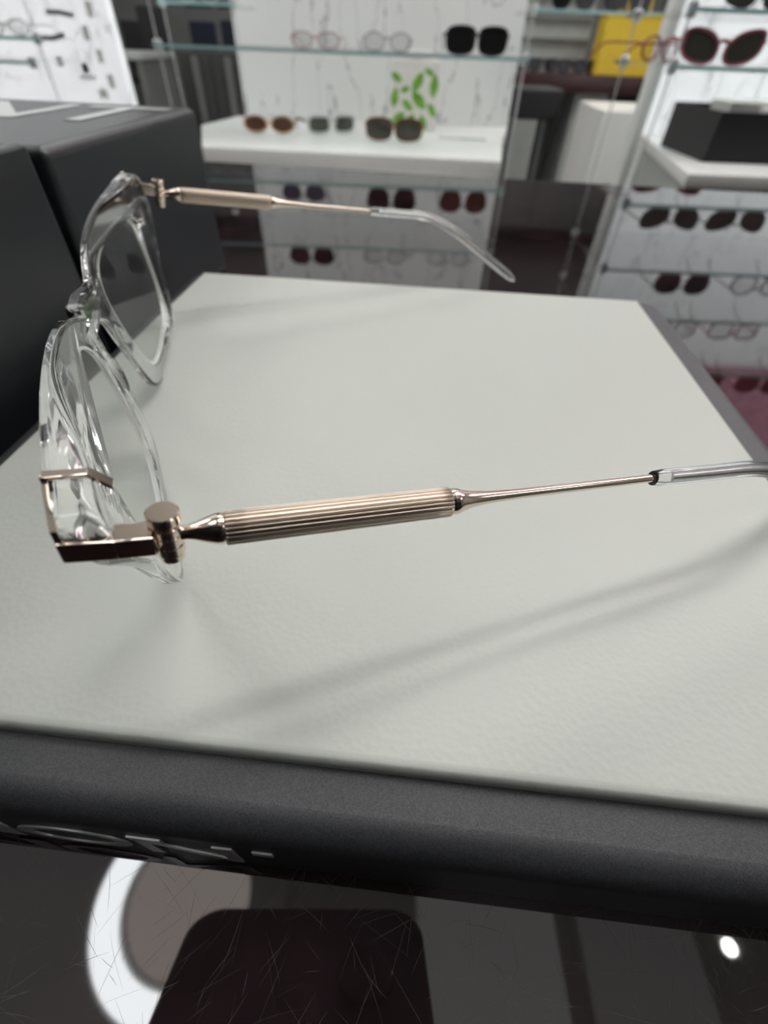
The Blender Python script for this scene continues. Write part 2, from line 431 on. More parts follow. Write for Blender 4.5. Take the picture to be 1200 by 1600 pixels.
def sm(t): t = max(0, min(1, t)); return t*t*(3-2*t)
def yf(x, z): return -17 + .00165*x*x - .29*z - 2.6*sm((8.5-abs(x))/6)
def thick(x, z=-3): return 1.6 + 3.0*sm((abs(x)-36)/30)*(.45+.55*sm((z+22)/18)) + 1.6*sm((9-abs(x))/6)
out = [(8, -3.6), (15, -1.2), (21, .4), (29, 1.6), (40, 2.5), (55, 3.5), (66, 4.3), (71.2, 4.0), (71.8, 1), (71, -3), (68.5, -6.5), (64.5, -12), (61, -19.5), (57.6, -25.2), (52.5, -29.2), (46.5, -31.3), (39, -32.1), (28, -32.2), (19, -31.6), (12.6, -29.3), (9, -25), (7.4, -19.5), (6.6, -14), (5.5, -10)]
inn = [(13, -9), (17, -5.2), (24, -3.4), (33, -2.8), (45, -2.6), (55, -3.2), (60.5, -5.8), (61, -10), (58, -19), (53.5, -25), (47, -28.2), (37, -29.4), (27, -29.2), (19.5, -27), (15.2, -22), (13, -15)]
def far(p): return (-p[0], p[1]*1.055 if p[1] < -8 else p[1])
loop = [(0, -4.4)] + out + [(0, -8.6)] + [far(p) for p in reversed(out)]
OUT = [(v[0], v[1]) for v in spline([(a, b, 0) for a, b in loop], 7)]
INN = [(v[0], v[1]) for v in spline([(a, b, 0) for a, b in inn], 8)]
INF = [far(p) for p in INN]
T0 = 3.0
BV = .85
bm = curve_mesh([OUT, INN, INF], T0/2-BV, BV, 5)
bm.normal_update(); bmesh.ops.recalc_face_normals(bm, faces=bm.faces)
if bm.calc_volume(signed=True) < 0: bmesh.ops.reverse_faces(bm, faces=bm.faces)
bm.normal_update()
nrm = []
for v in bm.verts:                     # bend the flat outline into the curved front and carry exact normals along
    x, z, w = v.co
    lat = Vector((v.normal.x, v.normal.y)); lat = lat.normalized() if lat.length > 1e-6 else Vector((1, 0))
    sf = max(0, min(1, (abs(w)-(T0/2-BV))/BV)); cf = math.sqrt(max(0, 1-sf*sf)); sg = 1 if w > 0 else -1
    Y = lambda x_, z_, w_: yf(x_, z_)+(w_/T0+.5)*thick(x_, z_)
    e = .02
    Tx = Vector((1, (Y(x+e, z, w)-Y(x-e, z, w))/(2*e), 0)); Tz = Vector((0, (Y(x, z+e, w)-Y(x, z-e, w))/(2*e), 1)); Tw = Vector((0, thick(x, z)/T0, 0))
    nn = -(Tz.cross(Tw)*lat.x*cf + Tw.cross(Tx)*lat.y*cf + Tx.cross(Tz)*sf*sg)
    nrm.append(nn.normalized()); v.co = (x, Y(x, z, w), z)
me = fin(bm, 'front_frame', True)
me.normals_split_custom_set_from_vertices(nrm)
link('front_frame', me, M['acetate'], eg)

def lens_mesh(lp):
    cx = sum(p[0] for p in lp)/len(lp); cz = sum(p[1] for p in lp)/len(lp)
    bm = bmesh.new(); n = len(lp); sides = []
    for off in (-.1, .75):
        rings = []
        for k in (.994, .966, .8, .6, .4, .2):
            rings.append([bm.verts.new((cx+(p[0]-cx)*k, 0, cz+(p[1]-cz)*k)) for p in lp])
        c = bm.verts.new((cx, 0, cz))
        for r in rings+[[c]]:
            for v in r: v.co.y = yf(v.co.x, v.co.z)+.55+off
        for q, (a, b) in enumerate(zip(rings, rings[1:])):
            for i in range(n):
                f = bm.faces.new((a[i], a[(i+1) % n], b[(i+1) % n], b[i])); f.material_index = int(q == 0)
        for i in range(n): bm.faces.new((rings[-1][i], rings[-1][(i+1) % n], c))
        sides.append(rings[0])
    for i in range(n):
        f = bm.faces.new((sides[0][i], sides[0][(i+1) % n], sides[1][(i+1) % n], sides[1][i])); f.material_index = 1
    return fin(bm, 'lens', True, .8)
for lp in (INN, INF): link('lens', lens_mesh(lp), [M['lens'], M['lens_edge']], eg)

for s in (1, -1):   # nose pads, moulded on the back of the rims
    bm = bmesh.new(); bmesh.ops.create_icosphere(bm, subdivisions=3, radius=1)
    for v in bm.verts:
        x, y, z = v.co
        v.co = (s*(8.6+.8*x-.7*z), -11.0+1.3*y-1.0*z, -15.5+4.0*z)
    link('nose_pad', fin(bm, 'nose_pad', True), M['acetate'], eg)

def lathe_along(bm, p0, d, prof, seg=32, fl=None, mi=0):
    d = d.normalized(); u = d.cross(Vector((0, 0, 1))).normalized(); w = u.cross(d)
    rings = []
    for s_, r in prof:
        ring = []
        for k in range(seg):
            a = 2*PI*k/seg; rr = r
            if fl: rr = r - fl[1]*(.5+.5*math.cos(fl[0]*a))**3
            ring.append(bm.verts.new(p0+d*s_+(u*math.cos(a)+w*math.sin(a))*rr))
        rings.append(ring)
    fs = []
    for a, b in zip(rings, rings[1:]):
        for k in range(seg): fs.append(bm.faces.new((a[k], a[(k+1) % seg], b[(k+1) % seg], b[k])))
    fs.append(bm.faces.new(rings[0][::-1])); fs.append(bm.faces.new(rings[-1]))
    for f in fs: f.material_index = mi
def cyl(bm, x, y, z0, z1, r, seg=28, bev=.15):
    prof = [(0, r-bev), (bev, r), (z1-z0-bev, r), (z1-z0, r-bev)]
    p0 = Vector((x, y, z0)); rings = []
    for s_, q in prof: rings.append([bm.verts.new(p0+Vector((math.cos(2*PI*k/seg)*q, math.sin(2*PI*k/seg)*q, s_))) for k in range(seg)])
    for a, b in zip(rings, rings[1:]):
        for k in range(seg): bm.faces.new((a[k], a[(k+1) % seg], b[(k+1) % seg], b[k]))
    bm.faces.new(rings[0][::-1]); bm.faces.new(rings[-1])

HX = 70.77
for s in (1, -1):
    # corner clip: front plate, band over the top, side arm to the hinge
    bm = bmesh.new()
    n = 10; Q = []
    for i in range(n+1):                       # front plate hugging the frame corner
        x = 64.2 + (72.6-64.2)*i/n
        Q.append((x, yf(x, 1)-.65))
    for (xa, ya), (xb, yb) in zip(Q, Q[1:]):
        if s < 0 and xb < 70.5: continue
        vs = [bm.verts.new((s*x, y, z)) for (x, y) in ((xa, ya), (xb, yb), (xb, yb+.6), (xa, ya+.6)) for z in (0.0, 4.2)]
        for f in ((0, 2, 3, 1), (2, 4, 5, 3), (4, 6, 7, 5), (6, 0, 1, 7), (0, 6, 4, 2), (1, 3, 5, 7)): bm.faces.new([vs[k] for k in f])
    bmesh.ops.remove_doubles(bm, verts=bm.verts, dist=.01)
    yc = yf(72, 1)-.55
    def lift(vs):
        for v in vs: v.co.z += max(0, -v.co.y-3)*.13
    def sbox(x0, x1, *r, **k): add_box(bm, min(s*x0, s*x1), max(s*x0, s*x1), *r, **k)
    sbox(71.9, 72.9, yc, -4.5, -.8, 1.9, bevel=.2)         # side arm along the corner
    sbox(70.2, 72.9, -4.8, -1.0, -.8, 1.9, bevel=.25)      # arm carrying the hinge
    lift([v for v in bm.verts if abs(v.co.x) > 70 and v.co.z < 2.2 and v.co.y > yc-.1 and abs(v.co.x) < 73])
    ya = yf(65, 1)-.65
    if s > 0: sbox(64.1, 65.3, ya, ya+4.3, 4.05, 4.65, bevel=.15)     # band over the top
    vs0 = [(64.1, ya+4.2, 4.65), (65.3, ya+4.2, 4.65), (65.6, ya+6.2, 3.0), (64.4, ya+6.2, 3.0)]
    if s > 0: vt = [bm.verts.new((s*x, y, z)) for x, y, z in vs0]; vb = [bm.verts.new((s*x, y, z-.6)) for x, y, z in vs0]
    if s > 0:
      bm.faces.new(vt); bm.faces.new(vb[::-1])
      for i in range(4): bm.faces.new((vt[i], vt[(i+1) % 4], vb[(i+1) % 4], vb[i]))
    clip = link('corner_clip', fin(bm, 'corner_clip', True, .5, True), M['gold'], eg); clip['label'] = 'champagne gold corner clip'
    bm = bmesh.new()
    cyl(bm, s*HX, 0, 2.15, 3.5, 1.65)          # screw cap
    cyl(bm, s*HX, 0, 1.75, 2.15, 1.15)
    cyl(bm, s*HX, 0, .55, 1.75, 1.5); cyl(bm, s*HX, 0, -1.0, .5, 1.5); cyl(bm, s*HX, 0, -2.4, -1.05, 1.5); cyl(bm, s*HX, 0, -3.5, -2.45, 1.3)
    link('hinge', fin(bm, 'hinge', True, .6), M['gold'], clip)
    # temple
    P0 = Vector((s*HX, 0, 0)); d = Vector((s*math.sin(.019), math.cos(.019), 0))
    bm = bmesh.new()
    lathe_along(bm, P0, d, [(.4, .7), (1.3, .8), (1.9, .78), (2.6, .95), (3.8, 1.4), (4.9, 1.75), (5.5, 1.8), (5.75, 1.7)])
    rod = link('temple', fin(bm, 'temple', True, .6), M['gold'], eg); rod['label'] = 'champagne gold metal temple'
    bm = bmesh.new()
    lathe_along(bm, P0, d, [(33.2, 1.5), (33.6, 1.72), (34.3, 1.7), (35.0, 1.45), (36.5, 1.1), (39, .82), (44, .66), (67.9, .62), (68.1, .3)], 24)
    link('thin_rod', fin(bm, 'thin_rod', True, .6), M['gold'], rod)
    bm = bmesh.new()
    lathe_along(bm, P0, d, [(5.75, 1.7), (5.9, 1.95)] + [(5.9+27.1*i/12, 1.95) for i in range(1, 12)] + [(33.0, 1.95), (33.2, 1.7)], 22*12, (22, .34))
    o = link('fluted_sleeve', fin(bm, 'fluted_sleeve', True, .9), M['gold_satin'], rod); o['label'] = 'gold sleeve with lengthwise flutes'
    # clear tip
    if s > 0: ctl = [(0, 67.7, 0), (.3, 80, 0), (.5, 90, -.1), (.4, 98, -2.0), (-.2, 106, -5.2), (-1.2, 114, -8.2), (-2.4, 122, -11.0), (-3.4, 128, -12.9)]
    else: ctl = [(0, 67.7, 0), (.3, 80, 0), (.5, 88, -.1), (.5, 95, -1.5), (.3, 103, -4.4), (0, 111, -8.2), (-.4, 122, -13.6), (-1.0, 136, -20.6)]
    path = [P0+Vector((s*(p.x+math.sin(.019)*p.y), p.y, p.z)) for p in spline(ctl, 6, False)]
    n = len(path)
    rr = [1.35+.35*sm(i/n*1.3) for i in range(n)]
    rr[0] = 1.2; rr[-1] = .6; rr[-2] = 1.25; rr[-3] = 1.5
    bm = bmesh.new(); add_tube(bm, path, rr, 24, .85)
    cb_ = bmesh.new(); add_tube(cb_, path[2:-8], .42, 12)
    tip = link('temple_tip', fin(bm, 'temple_tip', True, .9), M['tipglass'], rod); tip['label'] = 'clear temple tip'
    link('wire_core', fin(cb_, 'wire_core', True, .9), M['steel'], rod)['label'] = 'silver wire inside the clear tip'

# ------------------------------------------------------------------ the phone that takes the picture, mirrored in the table
FW = (0, .701, -.713)
pt, rl = .794, -.040
fwd = Vector((0, math.cos(pt), -math.sin(pt))); rt = Vector((1, 0, 0)); dn = fwd.cross(rt)
cr_ = rt*math.cos(rl)+dn*math.sin(rl); cd_ = dn*math.cos(rl)-rt*math.sin(rl)
Rc = Matrix((cr_, -cd_, -fwd)).transposed().to_4x4()     # camera axes: right, up, back
ph = empty('phone', 'black smartphone held over the table, seen as a dark rounded shape mirrored in it', 'phone')
ph.matrix_world = Matrix.Translation(Vector((0, 0, 68))*S) @ Rc
bm = bmesh.new(); add_box(bm, -54, 17.5, -124, 22, 3.2, 11)
bmesh.ops.recalc_face_normals(bm, faces=bm.faces)
bmesh.ops.bevel(bm, geom=[e for e in bm.edges if abs(e.verts[0].co.z-e.verts[1].co.z) > 1], offset=10, segments=8, profile=.5, affect='EDGES')
link('phone_body', fin(bm, 'p', True, .6, True), M['phone'], ph)
for x, y in ((0, 0), (0, -21), (-19, -10)):
    bm = bmesh.new(); cyl(bm, x, y, 1.4, 3.2, 7.5)
    link('camera_lens', fin(bm, 'cl', True, .6), M['phone_lens'], ph)

# ------------------------------------------------------------------ small eyewear on the displays
def eye_outline(shape, w, h, n=28):
    o = []
    for k in range(n):
        a = 2*PI*k/n; c, s_ = math.cos(a), math.sin(a)
        e = {'round': 2.1, 'square': 3.6, 'cat': 2.7, 'panto': 2.5}[shape]
        r = (abs(c)**e+abs(s_)**e)**(-1/e)
        x, z = c*r*w/2, s_*r*h/2
        if shape == 'cat': z += .20*h*(x/(w/2))*(.6+.4*(z > 0)); x *= 1+.06*z/h
        if shape == 'square': x *= 1+.10*z/h
        if shape == 'panto': x *= 1+.14*z/h
        o.append((x, z))
    return o

def eyewear(name, label, cat, loc, shape, fm, lm, W=142, H=44, rz=0., rim=3.5, group=None, tilt=0., temples=True, tm=None, lw=.375):
    t = empty(name, label, cat, loc, rz, group)
    we = W*lw; g = W*.25
    ol = eye_outline(shape, we, H); zmin = min(p[1] for p in ol)-rim
    bm = bmesh.new()
    def yy(x): return .0011*x*x*142/W
    eyes = []
    for s in (1, -1):
        pts = [(s*(p[0]+g), p[1]-zmin) for p in ol]; cx, cz = s*g, -zmin
        def out_(p):
            v = Vector((p[0]-cx, p[1]-cz)); l = v.length
            return (p[0]+v.x/l*rim, p[1]+v.y/l*rim)
        R = []
        for p in pts:
            q = out_(p)
            R.append([bm.verts.new(c) for c in ((q[0], yy(q[0]), q[1]), (p[0], yy(p[0]), p[1]), (p[0], yy(p[0])+4, p[1]), (q[0], yy(q[0])+4, q[1]))])
        n = len(R)
        for i in range(n):
            for j in range(4): bm.faces.new((R[i][j], R[i][(j+1) % 4], R[(i+1) % n][(j+1) % 4], R[(i+1) % n][j]))
        eyes.append(pts)
    zt = -zmin+H*.18
    xi = g-we/2
    br = [(-xi-rim*.4, 2, zt-2), (-xi*.5, .3, zt+1.2), (0, 0, zt+2), (xi*.5, .3, zt+1.2), (xi+rim*.4, 2, zt-2)]
    add_tube(bm, br, max(rim*.62, 1.0), 8)
    xo = g+we/2; ze = -zmin+H*.22
    for s in (1, -1): add_tube(bm, [(s*(xo-1), yy(xo)+2, ze), (s*(xo+rim+1.2), yy(xo)+4, ze), (s*(xo+rim+1.5), yy(xo)+9, ze)], max(rim*.6, 1.2), 8)
    link('front_frame', fin(bm, 'f', True, .7), fm, t)
    for pts in eyes:
        bm = bmesh.new()
        k = 1.0
        a = [bm.verts.new((x, yy(x)+1.2, z)) for x, z in pts]; b = [bm.verts.new((x, yy(x)+2.4, z)) for x, z in pts]
        bm.faces.new(a); bm.faces.new(b[::-1])
        for i in range(len(a)): bm.faces.new((a[i], b[i], b[(i+1) % len(a)], a[(i+1) % len(a)]))
        link('lens', fin(bm, 'lens', False), lm, t)
    if temples:
        for s in (1, -1):
            x = s*(xo+rim+1.5); y0 = yy(xo)+8
            p = spline([(x, y0, ze), (x, y0+45, ze), (x, y0+85, ze-1), (x-s*2, y0+105, ze-8), (x-s*5, y0+128, max(ze-26, 2))], 4, False)
            bm = bmesh.new(); add_tube(bm, p, max(rim*.55, 1.3), 8, .6)
            link('temple', fin(bm, 't', True, .9), tm or fm, t)
    if tilt: t.rotation_euler.x = tilt
    return t

def glass_shelf(label, x0, x1, y0, y1, z, cables, group=None, th=6., ctop=CEIL, clips=None, cbot=FLOOR):
    t = empty('glass_shelf', label, 'shelf', ((x0+x1)/2, (y0+y1)/2, z))
    cx, cy = (x0+x1)/2, (y0+y1)/2
    box('glass_pane', M['glass'], (x0-cx, x1-cx, y0-cy, y1-cy, -th, 0), t, .6, 1)
    box('front_edge', M['glass_edge'], (x0-cx, x1-cx, y0-cy-1.2, y0-cy-.05, -th, 0), t)
    for (px, py) in clips if clips is not None else cables:
        bm = bmesh.new()
        lathe_along(bm, Vector((px-cx, py-cy, -th-7)), Vector((.001, 0, 1)), [(0, 6), (1.5, 9), (6.5, 9), (th+8, 9), (th+13, 9), (th+14.5, 6)], 20)
        link('clip', fin(bm, 'clip', True, .6), M['chrome'], t)
    for (px, py) in cables:
        tube('cable', M['chrome'], [(px-cx, py-cy, cbot-z), (px-cx, py-cy, (ctop-z)*.5), (px-cx, py-cy, ctop-z)], 1.6, t, 8)
    return t

# ------------------------------------------------------------------ middle display bay
mb = empty('display_bay', 'white display bay with veined back panel in the middle background', 'display stand', (-80, 1850, FLOOR))
def rel(o, t=None): o.location = -(t or mb).location; return o
PT = 1500.
rel(box('back_panel', M['marble'], (-560, 392, 2196, 2230, -141, PT), mb))
base_pts = [(-590, 2196), (-640, 1925), (-515, 1520), (264, 1478), (326, 1880), (394, 2196)]
rel(box('canopy', M['white'], (-560, 392, 1700, 2195, PT-30, PT), mb, 3))
rel(box('added_fill_bar', emis('added_display_fill', (1, 1, .98), 26), (-520, 352, 1760, 1830, PT-42, PT-30.5), mb))  # unseen lamp added under the canopy to brighten the back panel
rel(prism('base_top', M['white'], base_pts, -176, -141, mb, 2))
def shrink(pts, k, c=(-80, 1850)): return [((x-c[0])*k+c[0], (y-c[1])*k+c[1]) for x, y in pts]
rel(prism('base_body', M['white'], shrink(base_pts, .97), FLOOR, -176.2, mb))
dr = rel(box('drawer', M['white'], (-505, 255, 1462, 1488, -330, -184), mb, 2)); dr.rotation_euler.z = 0
box('drawer_handle', M['chrome'], (-270, -40, 1450, 1461.8, -198, -186), dr, 2)
glass_shelf('lowest glass shelf of the middle display, holding black sunglasses and two optical frames', -583, 296, 1522, 1900, 47.5, [(-575, 1532), (288, 1532)])
glass_shelf('glass shelf above the picture mirrored in the table with three dark sunglasses', -583, 300, 1552, 1930, 178, [], clips=[(-575, 1562), (292, 1562), (-575, 1915), (292, 1915)])
glass_shelf('higher glass shelf mirrored in the table nearest the leather pad', -583, 300, 1552, 1930, 336, [], clips=[(-575, 1562), (292, 1562), (-575, 1915), (292, 1915)])

eyewear('eyeglasses', 'thin reddish brown optical frame at the left on the glass shelf', 'eyeglasses', (-205, 1540, 47.5), 'panto', M['rose'], M['clens'], 126, 26, -.05, 2.2)
eyewear('eyeglasses', 'thin grey round optical frame in the middle of the glass shelf', 'eyeglasses', (-36, 1540, 47.5), 'round', M['greyf'], M['clens'], 124, 30, .05, 2.0)
eyewear('sunglasses', 'large matte black sunglasses at the right end of the glass shelf', 'sunglasses', (172, 1540, 47.5), 'square', M['black'], M['dlens'], 150, 41, 0, 4.6, lw=.405)
eyewear('sunglasses', 'gold brown sunglasses with a glint at the left of the white base', 'sunglasses', (-392, 1800, -141), 'round', M['goldw'], M['brlens'], 158, 32, .1, 5, tm=M['tort'], lw=.40)
eyewear('sunglasses', 'pale crystal and black sunglasses turned sideways on the white base', 'sunglasses', (-205, 1835, -141), 'square', M['crystal'], M['grlens'], 165, 34, .5, 6.5, tm=M['black'])
eyewear('sunglasses', 'square tortoiseshell sunglasses with grey lenses on the white base', 'sunglasses', (-16, 1740, -141), 'square', M['tort'], M['grlens'], 172, 42, -.06, 6, tm=M['goldw'], lw=.40)
tube('display_rod', M['crystal'], [(122, 1835, -138.2), (195, 1832, -138.2), (268, 1829, -138.2)], 2.6)
tag(bpy.data.objects['display_rod'], 'thin pale rod lying at the right of the white base', 'rod')
eyewear('sunglasses', 'violet-grey sunglasses mirrored in the table above the gold temple', 'sunglasses', (-265, 1562, 178), 'panto', M['pulens'], M['pulens'], 132, 36, 0, 2.5)
eyewear('sunglasses', 'dark maroon sunglasses mirrored in the table beside the clear temple tip', 'sunglasses', (-15, 1562, 178), 'panto', M['mlens'], M['mlens'], 148, 52, 0, 4)
eyewear('sunglasses', 'brown sunglasses mirrored in the table at the right of the maroon pair', 'sunglasses', (190, 1562, 178), 'panto', M['brlens'], M['brlens'], 144, 48, 0, 3.5)
eyewear('sunglasses', 'small dark brown sunglasses mirrored in the table near the back edge of the pad', 'sunglasses', (-255, 1562, 336), 'panto', M['mlens'], M['mlens'], 146, 44, 0, 4)
eyewear('eyeglasses', 'faint grey optical frame mirrored in the table behind the pad, left one', 'eyeglasses', (-30, 1562, 336), 'round', M['greyf'], M['clens'], 140, 36, 0, 2)
eyewear('eyeglasses', 'faint grey optical frame mirrored in the table behind the pad, next to the temple tip', 'eyeglasses', (168, 1562, 336), 'round', M['greyf'], M['clens'], 140, 36, 0, 2)

# leaf-printed carton
ct = empty('carton', 'white carton printed with green leaves on the white base', 'carton', (45, 2040, -141), -.05)
bm = bmesh.new(); add_box(bm, -76, 76, -38, 38, 0, 168, 2)
for (x, z, a, l) in ((-62, 80, 1.4, 52), (-48, 30, .5, 50), (-20, 62, -.6, 44), (10, 118, 1.0, 58), (16, 75, -.7, 62), (-14, 18, .9, 60), (34, 20, -1.1, 46), (62, 110, 1.5, 58), (60, 52, -.9, 44), (-58, 128, -.5, 40), (-30, 100, .3, 34), (44, 142, -.4, 34)):
    n = 10; up = [];
    for i in range(n+1):
        t_ = i/n; up.append((l*(t_-.5), math.sin(PI*t_)**.8*l*.24))
    pts = up+[(p[0], -p[1]) for p in reversed(up[1:-1])]
    c, s_ = math.cos(a), math.sin(a)
    vs = [bm.verts.new((max(-75, min(75, x+p[0]*c-p[1]*s_)), -38.25, max(2, min(166, z+p[0]*s_+p[1]*c)))) for p in pts]
    f = bm.faces.new(vs); f.material_index = 1
me = fin(bm, 'carton_body')
link('carton_body', me, [M['paper'], M['leaf']], ct)
bm = bmesh.new(); bmesh.ops.create_icosphere(bm, subdivisions=3, radius=1)
for v in bm.verts:
    k = 1+.18*math.sin(v.co.x*7+v.co.z*5)*math.cos(v.co.y*6)
    v.co = (v.co.x*66*k, v.co.y*30*k, 172+v.co.z*18*k)
link('tissue', fin(bm, 'tissue', True), M['paper'], ct)['label'] = 'crumpled white tissue at the top'

# ------------------------------------------------------------------ right display bay
rb = empty('display_bay', 'bright white display bay at the right edge of the picture', 'display stand', (900, 1400, FLOOR))
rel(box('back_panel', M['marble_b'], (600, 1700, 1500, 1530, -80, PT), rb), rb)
rel(box('edge_strip', M['white'], (580, 600, 1488, 1532, -420, PT), rb), rb)
rel(box('pink_backing', M['pink'], (640, 1700, 1494, 1499.5, 640, PT-40), rb), rb)['label'] = 'pink upper backing panel'
rel(box('canopy', M['white'], (640, 1700, 1150, 1499, PT-30, PT), rb, 3), rb)
rel(box('added_fill_bar', emis('added_display_fill_r', (1, 1, .98), 30), (680, 1600, 1200, 1270, PT-42, PT-30.5), rb), rb)  # added lamp out of view, brightens this bay and its pink backing
rpts = [(506, 1000), (1500, 1000), (1500, 1498), (604, 1487)]
rel(prism('base_top', M['white'], rpts, -100, -80, rb, 2), rb)
rel(prism('base_body', M['pale'], shrink(rpts, .985, (1000, 1250)), FLOOR, -100.2, rb), rb)
wp = empty('pedestal', 'pale white pedestal standing behind the right display bay', 'pedestal', (830, 2300, FLOOR))
prism('pedestal_body', M['white'], [(694-830, 2100-2300), (1300-830, 2100-2300), (1300-830, 2500-2300), (720-830, 2500-2300)], 0, -80-FLOOR, wp, 3)
glass_shelf('glass shelf of the right display with the pink cat-eye sunglasses', 480, 1500, 1168, 1480, 51.5, [(490, 1178), (500, 1470)])
glass_shelf('right display glass shelf above the picture, mirrored with two grey-lensed cat-eye pairs', 480, 1500, 1168, 1480, 122, [], clips=[(490, 1178), (500, 1470)])
glass_shelf('right display glass shelf mirrored in the table with black sunglasses', 480, 1500, 1168, 1480, 250, [], clips=[(490, 1178), (500, 1470)])
glass_shelf('right display glass shelf mirrored in the table with red optical frames', 480, 1500, 1168, 1480, 360, [], clips=[(490, 1178), (500, 1470)])
glass_shelf('topmost right display glass shelf mirrored before the pink backing', 480, 1500, 1168, 1480, 500, [], clips=[(490, 1178), (500, 1470)])
eyewear('sunglasses', 'pink cat-eye sunglasses with grey lenses on the right glass shelf', 'sunglasses', (568, 1182, 51.5), 'cat', M['rose'], M['grlens'], 150, 36, -.08, 5)
eyewear('eyeglasses', 'small dark red frame at the back corner of the right glass shelf', 'eyeglasses', (548, 1400, 51.5), 'round', M['red'], M['clens'], 128, 34, .6, 3)
for i, (x, z, sh, f, l, w, h, lab) in enumerate((
    (600, 122, 'cat', 'grlens', 'grlens', 136, 34, 'grey-lensed cat-eye sunglasses mirrored in the table, left pair of the row'),
    (745, 122, 'cat', 'grlens', 'grlens', 136, 34, 'grey-lensed cat-eye sunglasses mirrored in the table, right pair of the row'),
    (690, 250, 'panto', 'black', 'dlens', 140, 44, 'glossy black sunglasses mirrored in the table right of the pad'),
    (870, 250, 'round', 'greyf', 'clens', 136, 40, 'thin dark optical frame mirrored in the table at the right edge'),
    (715, 360, 'square', 'red', 'clens', 134, 40, 'red optical frame mirrored in the table, nearer the tray'),
    (875, 360, 'square', 'red', 'clens', 134, 40, 'red optical frame mirrored in the table, by the right picture edge'),
    (860, 500, 'round', 'red', 'rdlens', 140, 46, 'red-lensed sunglasses mirrored in the table before pink'),
    (1030, 500, 'panto', 'red', 'rdlens', 146, 50, 'large red sunglasses mirrored in the table at the very right'))):
    eyewear('sunglasses' if 'sun' in lab else 'eyeglasses', lab, 'sunglasses' if 'sun' in lab else 'eyeglasses', (x, 1182, z), sh, M[f], M[l], w, h, 0, 3)
bt = empty('display_box', 'open black display box on the right white base', 'box', (0, 0, -80))
bm = bmesh.new(); add_open_box(bm, 585, 900, 1125, 1330, .2, 74, 5)
link('box_body', fin(bm, 'b'), M['black'], bt)
bt2 = empty('paper_insert', 'crumpled pale papers lying in the black display box', 'paper', (0, 0, -80))
bm = bmesh.new()
for (x0, x1, y0, y1, a) in ((640, 740, 1210, 1290, .2), (700, 800, 1190, 1270, -.15), (760, 870, 1220, 1300, .1)):
    fs = add_box(bm, x0, x1, y0, y1, 6 if a > 0 else 20, 80+a*20, 4)
link('paper_stack', fin(bm, 'p', True, .6, True), M['paper'], bt2)

# ------------------------------------------------------------------ left display bay
lb = empty('display_bay', 'very bright white display bay at the left edge of the picture', 'display stand', (-1300, 1700, FLOOR))
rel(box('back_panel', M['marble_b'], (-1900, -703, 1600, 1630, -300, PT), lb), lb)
rel(box('base_body', M['white'], (-1900, -760, 1300, 1599, FLOOR, -300.5), lb), lb)
for k, (x, z, w, h) in enumerate(((-770, 60, 16, 26), (-752, 20, 14, 24), (-742, -25, 16, 26), (-745, 100, 16, 26), (-800, -20, 40, 6), (-772, -50, 22, 18))):
    rel(box('slot_plate', M['white'], (x-w/2, x+w/2, 1598, 1599.9, z-h/2, z+h/2), lb), lb)
glass_shelf('glass shelf on the bright left display with clear frames', -1500, -800, 1440, 1590, 51, [(-812, 1450)], cbot=-300.2)
glass_shelf('lower glass shelf on the bright left display', -1500, -830, 1440, 1590, 12, [], clips=[(-842, 1450), (-842, 1570)])
eyewear('eyeglasses', 'blurred clear and grey optical frame at the far left on a glass shelf', 'eyeglasses', (-880, 1460, 51), 'round', M['crystal'], M['clens'], 110, 22, 0, 3)
for lab, a, b in (('dark rod bracket on the bright left display, upper one', (-830, 1560, 92), (-770, 1560, 88)), ('dark rod bracket on the bright left display, beside the clear frame', (-820, 1480, 50), (-765, 1480, 56))):
    tag(tube('display_peg', M['greyf'], [a, ((a[0]+b[0])/2, a[1], a[2]), b], 5), lab, 'peg')
tag(box('price_tag', M['black'], (-803, -790, 1590, 1597, -12, 6)), 'small black tag on the bright left display panel', 'tag')

# ------------------------------------------------------------------ top shelf between middle and right bays
glass_shelf('high glass shelf between the middle and right displays at the top edge', 352, 800, 1900, 2180, 141, [(362, 1910), (790, 1910)])
eyewear('sunglasses', 'dark navy sunglasses cut by the top edge of the picture, left pair', 'sunglasses', (470, 1930, 141), 'panto', M['navy'], M['dlens'], 130, 44, 0, 3)
eyewear('sunglasses', 'dark navy sunglasses cut by the top edge of the picture, right pair', 'sunglasses', (620, 1930, 141), 'round', M['navy'], M['dlens'], 140, 44, 0, 3)
glass_shelf('high glass shelf in the left passage at the top edge', -690, -470, 1905, 2150, 128, [(-480, 1915), (-680, 1915)], cbot=-140.6)
eyewear('eyeglasses', 'pale frame cut by the top edge over the left passage', 'eyeglasses', (-580, 1930, 128), 'round', M['crystal'], M['clens'], 130, 36, 0, 3)

# ------------------------------------------------------------------ second table with the yellow bag
t2 = empty('display_table', 'dark mahogany table far behind between the displays', 'table', (900, 3300, FLOOR))
box('tabletop', M['wood'], (-420, 900, -300, 500, -20-65-FLOOR, -20-FLOOR), t2, 3)
box('table_leg', M['pale'], (-400, -170, -220, 420, 0, -86-FLOOR), t2)
box('table_leg', M['pale'], (-40, 120, -220, 420, 0, -86-FLOOR), t2)
box('table_leg', M['dgrey'], (300, 860, -220, 420, 0, -86-FLOOR), t2)
yb = empty('shopping_bag', 'bright yellow paper bag standing on the far mahogany table', 'bag', (1030, 3080, -20), .05)
bm = bmesh.new(); add_box(bm, -130, 130, -50, 50, 0, 200, 3)
link('bag_body', fin(bm, 'bag', True, .6, True), M['yellow'], yb)
for y in (-48, 48):
    tube('handle', M['yellow'], spline([(-50, y, 195), (-45, y, 250), (0, y, 275), (45, y, 250), (50, y, 195)], 5, False), 4, yb)
